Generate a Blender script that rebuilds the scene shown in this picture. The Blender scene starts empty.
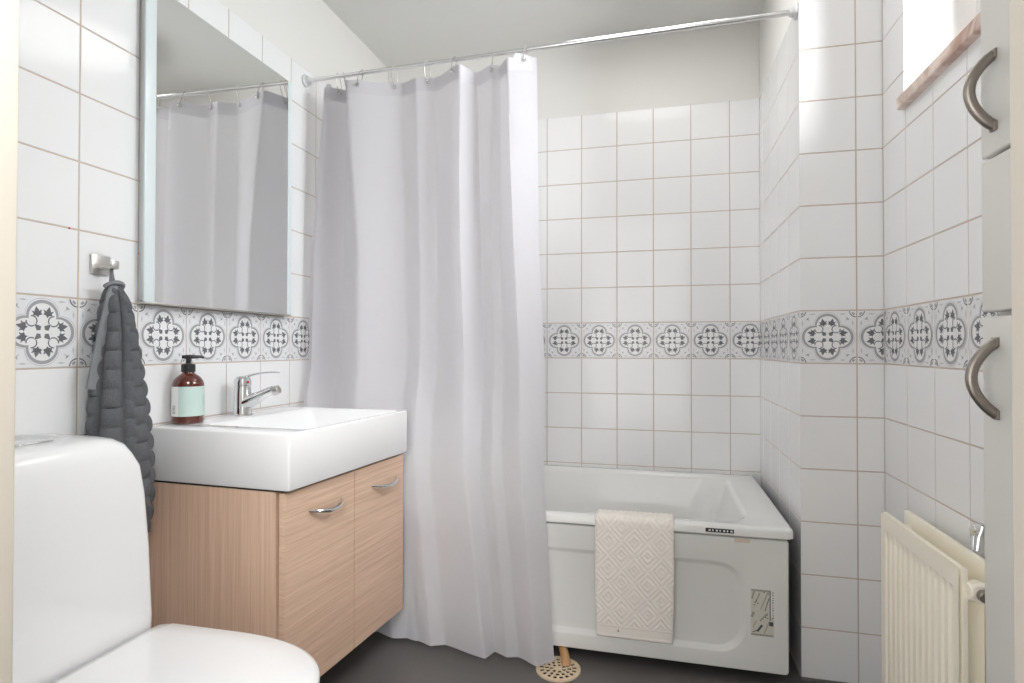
import bpy, bmesh, math, random
from mathutils import Vector, Matrix

random.seed(7)
scene = bpy.context.scene
COL = scene.collection
PI = math.pi

# ------------------------------------------------------------------ camera
cam_data = bpy.data.cameras.new('camera')
cam = bpy.data.objects.new('camera', cam_data)
COL.objects.link(cam)
CAM = Vector((1.3509, -2.7244, 1.0380))
fw = Vector((-0.2452083, 0.9694097, 0.0108503))
rt = Vector((0.9694692, 0.2452107, 0.0011263))
up = Vector((0.0015688, -0.0107952, 0.9999405))
mw = Matrix((rt, up, -fw)).transposed().to_4x4()
mw.translation = CAM
cam.matrix_world = mw
cam_data.sensor_width = 36.0
cam_data.lens = 578.48 / 1024 * 36.0
cam_data.clip_start = 0.02
scene.camera = cam

# ------------------------------------------------------------------ world, daylight, exposure
SKY_WINDOW = 23.0      # bright overcast sky seen by the window side
SKY_HALL = 3.6       # daylight in the hallway behind the camera
SKY_SUN = 10.0        # bright hazy patch of sky low on the window side
FILL_L = 4.6         # strength of the added, unseen fill panel above the bath
world = bpy.data.worlds.new('daylight')
scene.world = world
world.use_nodes = True
nt = world.node_tree
nt.nodes.clear()
w_out = nt.nodes.new('ShaderNodeOutputWorld')
w_bg = nt.nodes.new('ShaderNodeBackground')
w_geo = nt.nodes.new('ShaderNodeNewGeometry')
w_sep = nt.nodes.new('ShaderNodeSeparateXYZ')
w_map = nt.nodes.new('ShaderNodeMapRange')
w_tc = nt.nodes.new('ShaderNodeTexCoord')
w_col = nt.nodes.new('ShaderNodeMix')
w_col.data_type = 'RGBA'
nt.links.new(w_tc.outputs['Generated'], w_sep.inputs[0])
nt.links.new(w_sep.outputs['X'], w_map.inputs['Value'])
w_map.inputs['From Min'].default_value = 0.05
w_map.inputs['From Max'].default_value = 0.55
w_map.inputs['To Min'].default_value = 0.0
w_map.inputs['To Max'].default_value = SKY_WINDOW
w_dot = nt.nodes.new('ShaderNodeVectorMath')
w_dot.operation = 'DOT_PRODUCT'
nt.links.new(w_tc.outputs['Generated'], w_dot.inputs[0])
w_dot.inputs[1].default_value = Vector((.70, -.64, .32)).normalized()
w_map2 = nt.nodes.new('ShaderNodeMapRange')
w_map2.interpolation_type = 'SMOOTHSTEP'
w_map2.inputs['From Min'].default_value = .76
w_map2.inputs['From Max'].default_value = .98
w_map2.inputs['To Max'].default_value = SKY_SUN
nt.links.new(w_dot.outputs['Value'], w_map2.inputs['Value'])
w_map3 = nt.nodes.new('ShaderNodeMapRange')      # added falloff: hall light fades upward to keep the lower room darker
w_map3.interpolation_type = 'SMOOTHSTEP'
w_map3.inputs['From Min'].default_value = -.05
w_map3.inputs['From Max'].default_value = .60
w_map3.inputs['To Min'].default_value = SKY_HALL
w_map3.inputs['To Max'].default_value = SKY_HALL * .35
nt.links.new(w_sep.outputs['Z'], w_map3.inputs['Value'])
w_sum = nt.nodes.new('ShaderNodeMath')
nt.links.new(w_map.outputs['Result'], w_sum.inputs[0])
nt.links.new(w_map3.outputs['Result'], w_sum.inputs[1])
w_add = nt.nodes.new('ShaderNodeMath')
nt.links.new(w_sum.outputs[0], w_add.inputs[0])
nt.links.new(w_map2.outputs['Result'], w_add.inputs[1])
nt.links.new(w_add.outputs[0], w_bg.inputs['Strength'])
nt.links.new(w_sep.outputs['X'], w_col.inputs['Factor'])
w_col.inputs['A'].default_value = (1.0, 0.985, 0.965, 1)
w_col.inputs['B'].default_value = (0.93, 0.97, 1.0, 1)
nt.links.new(w_col.outputs['Result'], w_bg.inputs['Color'])
nt.links.new(w_bg.outputs[0], w_out.inputs[0])

def portal(name, loc, rot, sx, sy):
    l = bpy.data.lights.new(name, 'AREA')
    l.shape = 'RECTANGLE'
    l.size, l.size_y = sx, sy
    l.cycles.is_portal = True
    o = bpy.data.objects.new(name, l)
    o.location = loc
    o.rotation_euler = rot
    COL.objects.link(o)
    return o

R = 2.0174          # right wall plane
W = 1.7835          # bath alcove right side
PY = -0.7377        # pillar front plane
CEIL = 2.48
FY = -2.309         # inside face of the front wall
WIN = (-1.60, -0.893, 1.712, 2.36)
DOOR = (0.742, 1.576, 2.15)
portal('window_daylight', (R + 0.30, (WIN[0] + WIN[1]) / 2, (WIN[2] + WIN[3]) / 2), (0, PI / 2, 0), WIN[3] - WIN[2], WIN[1] - WIN[0])
portal('doorway_daylight', ((DOOR[0] + DOOR[1]) / 2, FY - 0.13, DOOR[2] / 2), (PI / 2, 0, 0), DOOR[1] - DOOR[0], DOOR[2])

scene.view_settings.view_transform = 'Standard'
scene.view_settings.look = 'None'
scene.view_settings.gamma = 1.0
scene.view_settings.use_curve_mapping = False
scene.view_settings.exposure = 0.0
scene.cycles.use_denoising = True
scene.cycles.max_bounces = 14
scene.cycles.diffuse_bounces = 8
scene.cycles.glossy_bounces = 6
scene.cycles.transmission_bounces = 8
scene.cycles.transparent_max_bounces = 12
scene.cycles.sample_clamp_indirect = 6.0
scene.cycles.caustics_reflective = False
scene.cycles.caustics_refractive = False

# ------------------------------------------------------------------ materials
def lin(c):
    return tuple(((x / 255) / 12.92 if x / 255 <= .04045 else ((x / 255 + .055) / 1.055) ** 2.4) for x in c) + (1.0,)

def mat(name, rgb, rough=.4, metal=0.0, var=.03, vscale=12, bump=0.0, bscale=60, coat=0.0, stretch=None, spec=.5):
    m = bpy.data.materials.new(name)
    m.use_nodes = True
    t = m.node_tree
    p = t.nodes['Principled BSDF']
    c = rgb if len(rgb) == 4 else tuple(rgb) + (1.0,)
    tc = t.nodes.new('ShaderNodeTexCoord')
    src = tc.outputs['Object']
    if stretch:
        mp = t.nodes.new('ShaderNodeMapping')
        mp.inputs['Scale'].default_value = stretch
        t.links.new(src, mp.inputs['Vector'])
        src = mp.outputs['Vector']
    n = t.nodes.new('ShaderNodeTexNoise')
    n.inputs['Scale'].default_value = vscale
    n.inputs['Detail'].default_value = 4
    t.links.new(src, n.inputs['Vector'])
    mx = t.nodes.new('ShaderNodeMix')
    mx.data_type = 'RGBA'
    mx.inputs['A'].default_value = tuple(max(0, x * (1 - var)) for x in c[:3]) + (1,)
    mx.inputs['B'].default_value = tuple(min(1, x * (1 + var)) for x in c[:3]) + (1,)
    t.links.new(n.outputs['Fac'], mx.inputs['Factor'])
    t.links.new(mx.outputs['Result'], p.inputs['Base Color'])
    p.inputs['Roughness'].default_value = rough
    p.inputs['Metallic'].default_value = metal
    p.inputs['Coat Weight'].default_value = coat
    p.inputs['Coat Roughness'].default_value = .05
    p.inputs['Specular IOR Level'].default_value = spec
    if bump > 0:
        n2 = t.nodes.new('ShaderNodeTexNoise')
        n2.inputs['Scale'].default_value = bscale
        n2.inputs['Detail'].default_value = 5
        t.links.new(src, n2.inputs['Vector'])
        b = t.nodes.new('ShaderNodeBump')
        b.inputs['Strength'].default_value = bump
        b.inputs['Distance'].default_value = .004
        t.links.new(n2.outputs['Fac'], b.inputs['Height'])
        t.links.new(b.outputs['Normal'], p.inputs['Normal'])
    return m

M = {}
M['tile'] = mat('white_glazed_tile', (.805, .805, .81), .11, var=.012, vscale=3, spec=.38)
M['grout'] = mat('brown_grey_grout', lin((194, 179, 167)), .85, var=.10, vscale=20)
M['decor'] = mat('decor_tile_ground', (.775, .775, .79), .18, var=.02)
M['decor_white'] = mat('decor_tile_white', (.80, .80, .805), .18, var=.02)
M['decor_light'] = mat('decor_tile_pale_grey', lin((196, 197, 201)), .2)
M['decor_mid'] = mat('decor_tile_mid_grey', lin((164, 164, 167)), .2)
M['decor_dark'] = mat('decor_tile_dark_grey', lin((116, 116, 121)), .2)
M['plaster'] = mat('white_plaster', (.73, .72, .695), .7, var=.015, vscale=4, bump=.05, bscale=160)
M['reveal'] = mat('white_window_reveal', (.86, .86, .85), .6)
M['ceiling'] = mat('ceiling_paint', (.70, .70, .675), .8, var=.015, vscale=3, bump=.04, bscale=120)
M['floor'] = mat('dark_grey_vinyl', lin((102, 99, 98)), .45, var=.06, vscale=30, bump=.05, bscale=200)
M['frame_paint'] = mat('cream_frame_paint', lin((194, 187, 175)), .4, var=.01)
M['red'] = mat('red_plastic', (.55, .03, .03), .4)
M['ceramic'] = mat('white_ceramic', (.80, .80, .805), .08, var=.005, coat=.4)
M['toilet'] = mat('toilet_porcelain', (.755, .755, .76), .12, var=.005, coat=.3)
M['tub'] = mat('white_bath_enamel', (.78, .78, .765), .12, var=.01, coat=.3)
M['tub_panel'] = mat('bath_front_panel', (.74, .74, .72), .35, var=.015)
M['chrome'] = mat('polished_chrome', (.80, .81, .82), .07, 1.0, var=.01)
M['steel'] = mat('brushed_steel', (.62, .60, .57), .32, 1.0, var=.08, vscale=80)
M['bronze'] = mat('brushed_bronze_nickel', lin((152, 144, 137)), .38, 1.0, var=.08, vscale=90)
M['dark'] = mat('gap_shade', (.015, .015, .015), .7)  # near-black colour standing in for shade in gaps and holes
M['cabinet'] = mat('warm_white_lacquer', (.66, .65, .615), .35, var=.01)
M['radiator'] = mat('cream_radiator_enamel', lin((250, 244, 228)), .35, var=.012)
M['black'] = mat('black_plastic', (.02, .02, .022), .3)
M['label'] = mat('mint_paper', lin((188, 208, 202)), .6, var=.01)
M['label_white'] = mat('white_paper', (.8, .8, .8), .6)
M['ink'] = mat('grey_ink', (.08, .08, .09), .6)
M['ink_mint'] = mat('mint_ink', lin((128, 165, 158)), .6)
M['sticker'] = mat('sticker_paper', lin((206, 204, 194)), .6, var=.08, vscale=120)
M['sticker_grey'] = mat('sticker_grey', lin((160, 158, 150)), .6, var=.1, vscale=150)
M['tape'] = mat('old_tape', lin((214, 200, 184)), .6)
M['pipe'] = mat('tan_pvc_pipe', lin((196, 150, 104)), .4)
M['grate'] = mat('cream_plastic_grate', lin((226, 206, 178)), .45)
M['mat_cloth'] = mat('cream_terry', lin((242, 236, 229)), .95, var=.03, vscale=90, bump=.35, bscale=700)
M['towel'] = mat('charcoal_terry', lin((97, 98, 102)), .97, var=.22, vscale=160, bump=1.0, bscale=420)
M['towel_hem'] = mat('charcoal_hem_weave', lin((128, 129, 133)), .9, var=.08, vscale=200, bump=.3, bscale=600)
M['rod'] = mat('white_chromed_tube', (.80, .80, .80), .22, 1.0, var=.01)
M['wire'] = mat('ring_wire', (.42, .40, .37), .35, 1.0, var=.03)
M['rod_cap'] = mat('grey_plastic_flange', (.62, .62, .63), .4)
M['frost'] = mat('frosted_mirror_edge', (.70, .77, .79), .35, var=.02, coat=.4)
M['mirror_side'] = mat('mirror_side', (.62, .63, .65), .35)
M['window_frame'] = mat('white_window_paint', (.82, .82, .81), .4)

def mirror_mat():
    m = mat('mirror_silver', (.90, .91, .90), .0, 1.0, var=.003)
    return m
M['mirror'] = mirror_mat()

def glass_pane():
    m = bpy.data.materials.new('window_glass')
    m.use_nodes = True
    t = m.node_tree
    t.nodes.clear()
    o = t.nodes.new('ShaderNodeOutputMaterial')
    a = t.nodes.new('ShaderNodeBsdfTransparent')
    g = t.nodes.new('ShaderNodeBsdfGlossy')
    g.inputs['Roughness'].default_value = .02
    f = t.nodes.new('ShaderNodeFresnel')
    f.inputs['IOR'].default_value = 1.35
    x = t.nodes.new('ShaderNodeMixShader')
    t.links.new(f.outputs[0], x.inputs[0])
    t.links.new(a.outputs[0], x.inputs[1])
    t.links.new(g.outputs[0], x.inputs[2])
    t.links.new(x.outputs[0], o.inputs[0])
    return m
M['glass'] = glass_pane()

def curtain_mat(name, frac):
    m = bpy.data.materials.new(name)
    m.use_nodes = True
    t = m.node_tree
    t.nodes.clear()
    o = t.nodes.new('ShaderNodeOutputMaterial')
    d = t.nodes.new('ShaderNodeBsdfDiffuse')
    r = t.nodes.new('ShaderNodeBsdfTranslucent')
    tc = t.nodes.new('ShaderNodeTexCoord')
    n = t.nodes.new('ShaderNodeTexNoise')
    n.inputs['Scale'].default_value = 40
    mx = t.nodes.new('ShaderNodeMix')
    mx.data_type = 'RGBA'
    mx.inputs['A'].default_value = (.92, .91, .93, 1)
    mx.inputs['B'].default_value = (.95, .94, .96, 1)
    t.links.new(tc.outputs['Object'], n.inputs['Vector'])
    t.links.new(n.outputs['Fac'], mx.inputs['Factor'])
    t.links.new(mx.outputs['Result'], r.inputs['Color'])
    d.inputs['Color'].default_value = (.64, .63, .66, 1)
    x = t.nodes.new('ShaderNodeMixShader')
    x.inputs[0].default_value = frac
    t.links.new(d.outputs[0], x.inputs[1])
    t.links.new(r.outputs[0], x.inputs[2])
    t.links.new(x.outputs[0], o.inputs[0])
    return m
M['curtain'] = curtain_mat('pale_grey_voile', .50)
M['curtain_hem'] = curtain_mat('doubled_voile_hem', .30)

def wood_mat(name, rot):
    m = bpy.data.materials.new(name)
    m.use_nodes = True
    t = m.node_tree
    p = t.nodes['Principled BSDF']
    tc = t.nodes.new('ShaderNodeTexCoord')
    mp = t.nodes.new('ShaderNodeMapping')
    mp.inputs['Scale'].default_value = rot
    t.links.new(tc.outputs['Object'], mp.inputs['Vector'])
    n = t.nodes.new('ShaderNodeTexNoise')
    n.inputs['Scale'].default_value = 1.0
    n.inputs['Detail'].default_value = 6
    n.inputs['Roughness'].default_value = .65
    t.links.new(mp.outputs['Vector'], n.inputs['Vector'])
    cr = t.nodes.new('ShaderNodeValToRGB')
    cr.color_ramp.elements[0].position = .30
    cr.color_ramp.elements[0].color = lin((188, 156, 133))
    cr.color_ramp.elements[1].position = .68
    cr.color_ramp.elements[1].color = lin((216, 186, 164))
    e = cr.color_ramp.elements.new(.5)
    e.color = lin((204, 173, 150))
    t.links.new(n.outputs['Fac'], cr.inputs[0])
    t.links.new(cr.outputs[0], p.inputs['Base Color'])
    p.inputs['Roughness'].default_value = .45
    return m
M['wood_side'] = wood_mat('oak_veneer_vertical', (170, 170, 2.6))
M['wood_front'] = wood_mat('oak_veneer_horizontal', (20, 3.4, 150))

def marble_mat():
    m = bpy.data.materials.new('rose_marble')
    m.use_nodes = True
    t = m.node_tree
    p = t.nodes['Principled BSDF']
    tc = t.nodes.new('ShaderNodeTexCoord')
    n = t.nodes.new('ShaderNodeTexNoise')
    n.inputs['Scale'].default_value = 9
    n.inputs['Detail'].default_value = 7
    n.inputs['Distortion'].default_value = 1.4
    t.links.new(tc.outputs['Object'], n.inputs['Vector'])
    cr = t.nodes.new('ShaderNodeValToRGB')
    cr.color_ramp.elements[0].position = .33
    cr.color_ramp.elements[0].color = lin((176, 140, 124))
    cr.color_ramp.elements[1].position = .6
    cr.color_ramp.elements[1].color = lin((232, 214, 203))
    t.links.new(n.outputs['Fac'], cr.inputs[0])
    t.links.new(cr.outputs[0], p.inputs['Base Color'])
    p.inputs['Roughness'].default_value = .3
    return m
M['marble'] = marble_mat()

def amber_mat():
    m = mat('amber_bottle_glass', lin((92, 38, 24)), .06, var=.05, coat=.6)
    m.node_tree.nodes['Principled BSDF'].inputs['Transmission Weight'].default_value = .15
    return m
M['amber'] = amber_mat()

# ------------------------------------------------------------------ mesh helpers
class MB:
    def __init__(self):
        self.v, self.f, self.mi, self.sm = [], [], [], []

    def add(self, verts, faces, mi=0, smooth=False):
        b = len(self.v)
        self.v += [tuple(x) for x in verts]
        for f in faces:
            self.f.append([b + i for i in f])
            self.mi.append(mi)
            self.sm.append(smooth)

    def quad(self, a, b, c, d, mi=0):
        self.add([a, b, c, d], [(0, 1, 2, 3)], mi)

    def bm_in(self, bm, mi=0, smooth=False):
        bm.verts.index_update()
        self.add([v.co[:] for v in bm.verts], [[v.index for v in f.verts] for f in bm.faces], mi, smooth)

    def box(self, x0, x1, y0, y1, z0, z1, bev=0.0, seg=2, mi=0, rot=None, pivot=None):
        bm = bmesh.new()
        bmesh.ops.create_cube(bm, size=1)
        for v in bm.verts:
            v.co = Vector(((x0 + x1) / 2 + v.co.x * (x1 - x0), (y0 + y1) / 2 + v.co.y * (y1 - y0), (z0 + z1) / 2 + v.co.z * (z1 - z0)))
        if bev > 0:
            bmesh.ops.bevel(bm, geom=bm.edges[:], offset=bev, segments=seg, profile=.5, affect='EDGES')
        if rot is not None:
            pv = Vector(pivot)
            for v in bm.verts:
                v.co = rot @ (v.co - pv) + pv
        self.bm_in(bm, mi, bev > 0)
        bm.free()

    def loft(self, rings, mi=0, smooth=True, cap0=True, cap1=True, closed=True):
        n = len(rings[0])
        vs = [p for r in rings for p in r]
        fs = []
        for i in range(len(rings) - 1):
            for j in range(n if closed else n - 1):
                k = (j + 1) % n
                fs.append((i * n + j, i * n + k, (i + 1) * n + k, (i + 1) * n + j))
        if cap0:
            fs.append(tuple(reversed(range(n))))
        if cap1:
            fs.append(tuple((len(rings) - 1) * n + j for j in range(n)))
        self.add(vs, fs, mi, smooth)

    def tube(self, pts, rad, n=12, mi=0, smooth=True, closed=False):
        pts = [Vector(p) for p in pts]
        rads = rad if isinstance(rad, (list, tuple)) else [rad] * len(pts)
        rings = []
        N = len(pts)
        prev = None
        for i, p in enumerate(pts):
            if closed:
                t = (pts[(i + 1) % N] - pts[i - 1]).normalized()
            else:
                t = (pts[min(i + 1, N - 1)] - pts[max(i - 1, 0)]).normalized()
            if prev is None:
                a = Vector((0, 0, 1)) if abs(t.z) < .9 else Vector((1, 0, 0))
                u = (a - t * a.dot(t)).normalized()
            else:
                u = (prev - t * prev.dot(t)).normalized()
            prev = u
            w = t.cross(u)
            rings.append([p + (u * math.cos(2 * PI * j / n) + w * math.sin(2 * PI * j / n)) * rads[i] for j in range(n)])
        if closed:
            rings.append(rings[0])
        self.loft(rings, mi, smooth, not closed, not closed)

    def cyl(self, p0, p1, r, n=20, mi=0, bev=0.0):
        p0, p1 = Vector(p0), Vector(p1)
        if bev > 0:
            d = (p1 - p0).normalized() * bev
            self.tube([p0, p0 + d * .001, p0 + d, p1 - d, p1 - d * .001, p1], [r - bev, r - bev, r, r, r - bev, r - bev], n, mi)
        else:
            self.tube([p0, p1], r, n, mi)

    def lathe(self, prof, c=(0, 0, 0), n=32, mi=0, axis='Z'):
        c = Vector(c)
        rings = []
        for r, z in prof:
            ring = []
            for j in range(n):
                a = 2 * PI * j / n
                p = (r * math.cos(a), r * math.sin(a), z)
                if axis == 'X':
                    p = (z, r * math.cos(a), r * math.sin(a))
                ring.append(c + Vector(p))
            rings.append(ring)
        self.loft(rings, mi, True)

def obj(name, mb, mats, parent=None, angle=35):
    me = bpy.data.meshes.new(name)
    me.from_pydata(mb.v, [], mb.f)
    if not isinstance(mats, (list, tuple)):
        mats = [mats]
    for m in mats:
        me.materials.append(M[m])
    me.polygons.foreach_set('material_index', mb.mi)
    me.polygons.foreach_set('use_smooth', mb.sm)
    me.update()
    bm = bmesh.new()
    bm.from_mesh(me)
    bmesh.ops.remove_doubles(bm, verts=bm.verts, dist=1e-6)
    bmesh.ops.recalc_face_normals(bm, faces=bm.faces) if mb_recalc else None
    bm.to_mesh(me)
    bm.free()
    if any(mb.sm):
        flags = [p.use_smooth for p in me.polygons]
        me.set_sharp_from_angle(angle=math.radians(angle))
        me.polygons.foreach_set('use_smooth', flags)
    o = bpy.data.objects.new(name, me)
    COL.objects.link(o)
    if parent is not None:
        o.parent = parent
        o.matrix_parent_inverse = Matrix.Translation(-parent.location)
    return o
mb_recalc = True

def thing(name, label, cat, loc, group=None):
    o = bpy.data.objects.new(name, None)
    o.location = loc
    o.empty_display_size = .05
    COL.objects.link(o)
    o['label'] = label
    o['category'] = cat
    if group:
        o['group'] = group
    return o

def tag(o, label, cat, group=None):
    o['label'] = label
    o['category'] = cat
    if group:
        o['group'] = group
    return o

def struct(o):
    o['kind'] = 'structure'
    return o

def rrect(cx, cy, w, h, r, n=6):
    """Rounded rectangle, 4*(n+1) points, counter-clockwise, in 2-D."""
    pts = []
    r = max(min(r, w / 2 - 1e-5, h / 2 - 1e-5), 1e-5)
    for k, (sx, sy) in enumerate(((1, 1), (-1, 1), (-1, -1), (1, -1))):
        for i in range(n + 1):
            a = PI / 2 * k + PI / 2 * i / n
            pts.append((cx + sx * (w / 2 - r) + r * math.cos(a), cy + sy * (h / 2 - r) + r * math.sin(a)))
    return pts

def clip(poly, u0, u1, v0, v1):
    for ax, lim, sg in ((0, u0, 1), (0, u1, -1), (1, v0, 1), (1, v1, -1)):
        out = []
        for i in range(len(poly)):
            a, b = poly[i - 1], poly[i]
            da, db = sg * (a[ax] - lim), sg * (b[ax] - lim)
            if (da >= 0) != (db >= 0):
                t = da / (da - db)
                out.append((a[0] + (b[0] - a[0]) * t, a[1] + (b[1] - a[1]) * t))
            if db >= 0:
                out.append(b)
        poly = out
        if len(poly) < 3:
            return []
    return poly

# ------------------------------------------------------------------ decorative tile motif (unit tile, centre 0)
def motif():
    P = []   # (layer, material, polygon)
    def quat(k, s=1.0):
        th = 2 * PI * k / 96
        ph = (th + PI / 4) % (PI / 2) - PI / 4
        r = (.225 * math.cos(ph) + math.sqrt(.205 ** 2 - (.225 * math.sin(ph)) ** 2))
        return r, th
    def ring(off_out, off_in, layer, m):
        for k in range(96):
            q = []
            for kk, o in ((k, off_out), (k + 1, off_out), (k + 1, off_in), (k, off_in)):
                r, th = quat(kk)
                q.append(((r + o) * math.cos(th), (r + o) * math.sin(th)))
            P.append((layer, m, q))
    for k in range(96):
        r0, t0 = quat(k)
        r1, t1 = quat(k + 1)
        P.append((1, 'decor_white', [(0, 0), (r0 * math.cos(t0), r0 * math.sin(t0)), (r1 * math.cos(t1), r1 * math.sin(t1))]))
    ring(.022, -.026, 2, 'decor_mid')
    ring(.050, .040, 2, 'decor_light')
    leaf_parts = [
        [(0, .075), (-.022, .030), (-.006, -.045), (.006, -.045), (.022, .030)],
        [(-.006, -.030), (-.010, .015), (-.052, .034), (-.036, .000), (-.047, -.018)],
        [(.006, -.030), (.047, -.018), (.036, .000), (.052, .034), (.010, .015)],
    ]
    for k in range(4):
        a = k * PI / 2
        ca, sa = math.cos(a), math.sin(a)
        for s in (-1, 1):
            tilt = s * .18
            for lp in leaf_parts:
                q = []
                for x, y in lp:
                    x2 = x * math.cos(tilt) + y * math.sin(tilt)
                    y2 = -x * math.sin(tilt) + y * math.cos(tilt)
                    x2, y2 = x2 * 1.42 + s * .074, y2 * 1.30 + .262
                    q.append((x2 * ca - y2 * sa, x2 * sa + y2 * ca))
                P.append((3, 'decor_dark', q))
            # curl from the leaf back to the centre
            for i in range(9):
                b0, b1 = (-.1 + i * .25), (-.1 + (i + 1) * .25)
                q = []
                for b, r in ((b0, .082), (b1, .082), (b1, .064), (b0, .064)):
                    x2, y2 = s * (.152 - r * math.sin(b)), .152 + r * math.cos(b) * .95
                    q.append((x2 * ca - y2 * sa, x2 * sa + y2 * ca))
                P.append((3, 'decor_dark', q))
    for sx in (-1, 1):
        for sy in (-1, 1):
            P.append((3, 'decor_dark', [(sx * .020 + dx * .074 * sx, sy * .020 + dy * .074 * sy) for dx, dy in ((.15, .1), (.8, .0), (1.05, .6), (1.25, 1.25), (.6, 1.05), (.0, .8))]))
            # quarter rosette in the tile corner
            cx, cy = sx * .5, sy * .5
            for i in range(10):
                q = []
                for b, r in ((i, .125), (i + 1, .125), (i + 1, .108), (i, .108)):
                    an = PI / 2 * b / 10
                    q.append((cx - sx * r * math.cos(an), cy - sy * r * math.sin(an)))
                P.append((3, 'decor_dark', q))
            P.append((3, 'decor_mid', [(cx - sx * .02, cy - sy * .06), (cx - sx * .045, cy - sy * .085), (cx - sx * .085, cy - sy * .045), (cx - sx * .06, cy - sy * .02)]))
            P.append((3, 'decor_mid', [(sx * .30, sy * .30), (sx * .335, sy * .345), (sx * .325, sy * .385), (sx * .36, sy * .36), (sx * .385, sy * .325), (sx * .345, sy * .335)]))
            for s2 in (0, 1):
                q = [(.44, .20), (.455, .26), (.44, .33), (.425, .26)]
                q = [(b, a) if s2 else (a, b) for a, b in q]
                P.append((2, 'decor_light', [(sx * a, sy * b) for a, b in q]))
    return P
MOTIF = motif()
T = .165
WALL_MATS = ['plaster', 'grout', 'tile', 'decor', 'decor_white', 'decor_light', 'decor_mid', 'decor_dark', 'reveal', 'red']
WM = {n: i for i, n in enumerate(WALL_MATS)}

def tiled(mb, O, U, N, u0, u1, z1, ug, hole=None, zfull=None):
    """Tiles on the plane through O spanned by U and Z, facing N; grout joints at ug + k*T."""
    O, U, N = Vector(O), Vector(U), Vector(N)
    Z = Vector((0, 0, 1))
    def P(u, z, h):
        return O + U * u + Z * z + N * h
    def flip(poly):
        return U.cross(Z).dot(N) < 0
    gap = .0036
    fl = flip(None)
    def face(pts, mi, sm=False):
        if fl:
            pts = pts[::-1]
        mb.add(pts, [tuple(range(len(pts)))], mi, sm)
    def tile(a, b, c, d, mi):
        j = [random.uniform(-.00007, .00007) for _ in range(4)]
        e = .0012
        lo = [P(a, c, -.0014), P(b, c, -.0014), P(b, d, -.0014), P(a, d, -.0014)]
        md = [P(a + e * .25, c + e * .25, -.0006), P(b - e * .25, c + e * .25, -.0006), P(b - e * .25, d - e * .25, -.0006), P(a + e * .25, d - e * .25, -.0006)]
        hi = [P(a + e, c + e, j[0]), P(b - e, c + e, j[1]), P(b - e, d - e, j[2]), P(a + e, d - e, j[0] + j[2] - j[1])]
        face(hi, mi)
        for A, B in ((lo, md), (md, hi)):
            for i in range(4):
                k = (i + 1) % 4
                face([A[i], A[k], B[k], B[i]], mi)
    k0 = math.floor((u0 - ug) / T) - 1
    k1 = math.ceil((u1 - ug) / T) + 1
    for k in range(k0, k1):
        a0, b0 = ug + k * T, ug + (k + 1) * T
        a, b = max(a0 + gap / 2, u0), min(b0 - gap / 2, u1)
        if b - a < .004:
            continue
        for r in range(0, 20):
            c0, d0 = r * T, (r + 1) * T
            c, d = max(c0 + gap / 2, 0), min(d0 - gap / 2, z1)
            if d - c < .004:
                continue
            rects = [(a, b, c, d)]
            if hole:
                h0, h1, g0, g1 = hole
                if a < h1 and b > h0 and c < g1 and d > g0:
                    rects = []
                    if a < h0: rects.append((a, h0, c, d))
                    if b > h1: rects.append((h1, b, c, d))
                    if c < g0: rects.append((max(a, h0), min(b, h1), c, g0))
                    if d > g1: rects.append((max(a, h0), min(b, h1), g1, d))
            for (p, q, s, t) in rects:
                if q - p < .004 or t - s < .004:
                    continue
                if r == 6:
                    tile(p, q, s, t, WM['decor'])
                    cu, cz = (a0 + b0) / 2, (c0 + d0) / 2
                    for layer, m, poly in MOTIF:
                        pp = clip([(cu + x * (T - gap), cz + y * (T - gap)) for x, y in poly], p + .0013, q - .0013, s + .0013, t - .0013)
                        if pp:
                            ar = sum(pp[i - 1][0] * pp[i][1] - pp[i][0] * pp[i - 1][1] for i in range(len(pp)))
                            if ar < 0:
                                pp = pp[::-1]
                            face([P(x, y, .0003 + .00025 * layer) for x, y in pp], WM[m])
                else:
                    tile(p, q, s, t, WM['tile'])
    # grout bed and plaster above
    def bed(a, b, c, d, h, m):
        rects = [(a, b, c, d)]
        if hole:
            h0, h1, g0, g1 = hole
            rects = []
            if c < g0: rects.append((a, b, c, min(d, g0)))
            if d > g1: rects.append((a, b, max(c, g1), d))
            cc, dd = max(c, g0), min(d, g1)
            if dd > cc:
                rects += [(a, h0, cc, dd), (h1, b, cc, dd)]
        for p, q, s, t in rects:
            if q > p and t > s:
                face([P(p, s, h), P(q, s, h), P(q, t, h), P(p, t, h)], WM[m])
    bed(u0, u1, 0, z1, -.0011, 'grout')
    bed(u0, u1, z1, CEIL, -.0004, 'plaster')

mb_recalc = False
TT = 13 * T - .006
HB = .12
# left wall (plane X = 0)
mb = MB()
tiled(mb, (0, 0, 0), (0, 1, 0), (1, 0, 0), FY, 0, TT, -1.6340)
mb.box(-HB, -.0016, FY - .12, HB, -.02, CEIL + .02, mi=WM['plaster'])
for y, z in ((-1.466, 1.289), (-1.657, 1.320)):
    mb.cyl((-.001, y, z), (.0012, y, z), .0022, 10, WM['red'])
struct(obj('wall_left', mb, WALL_MATS))
# back wall (plane Y = 0)
mb = MB()
tiled(mb, (0, 0, 0), (1, 0, 0), (0, -1, 0), 0, W, TT, .8348)
mb.box(-.0, R + .3, .0016, HB, -.02, CEIL + .02, mi=WM['plaster'])
struct(obj('wall_back', mb, WALL_MATS))
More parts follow.
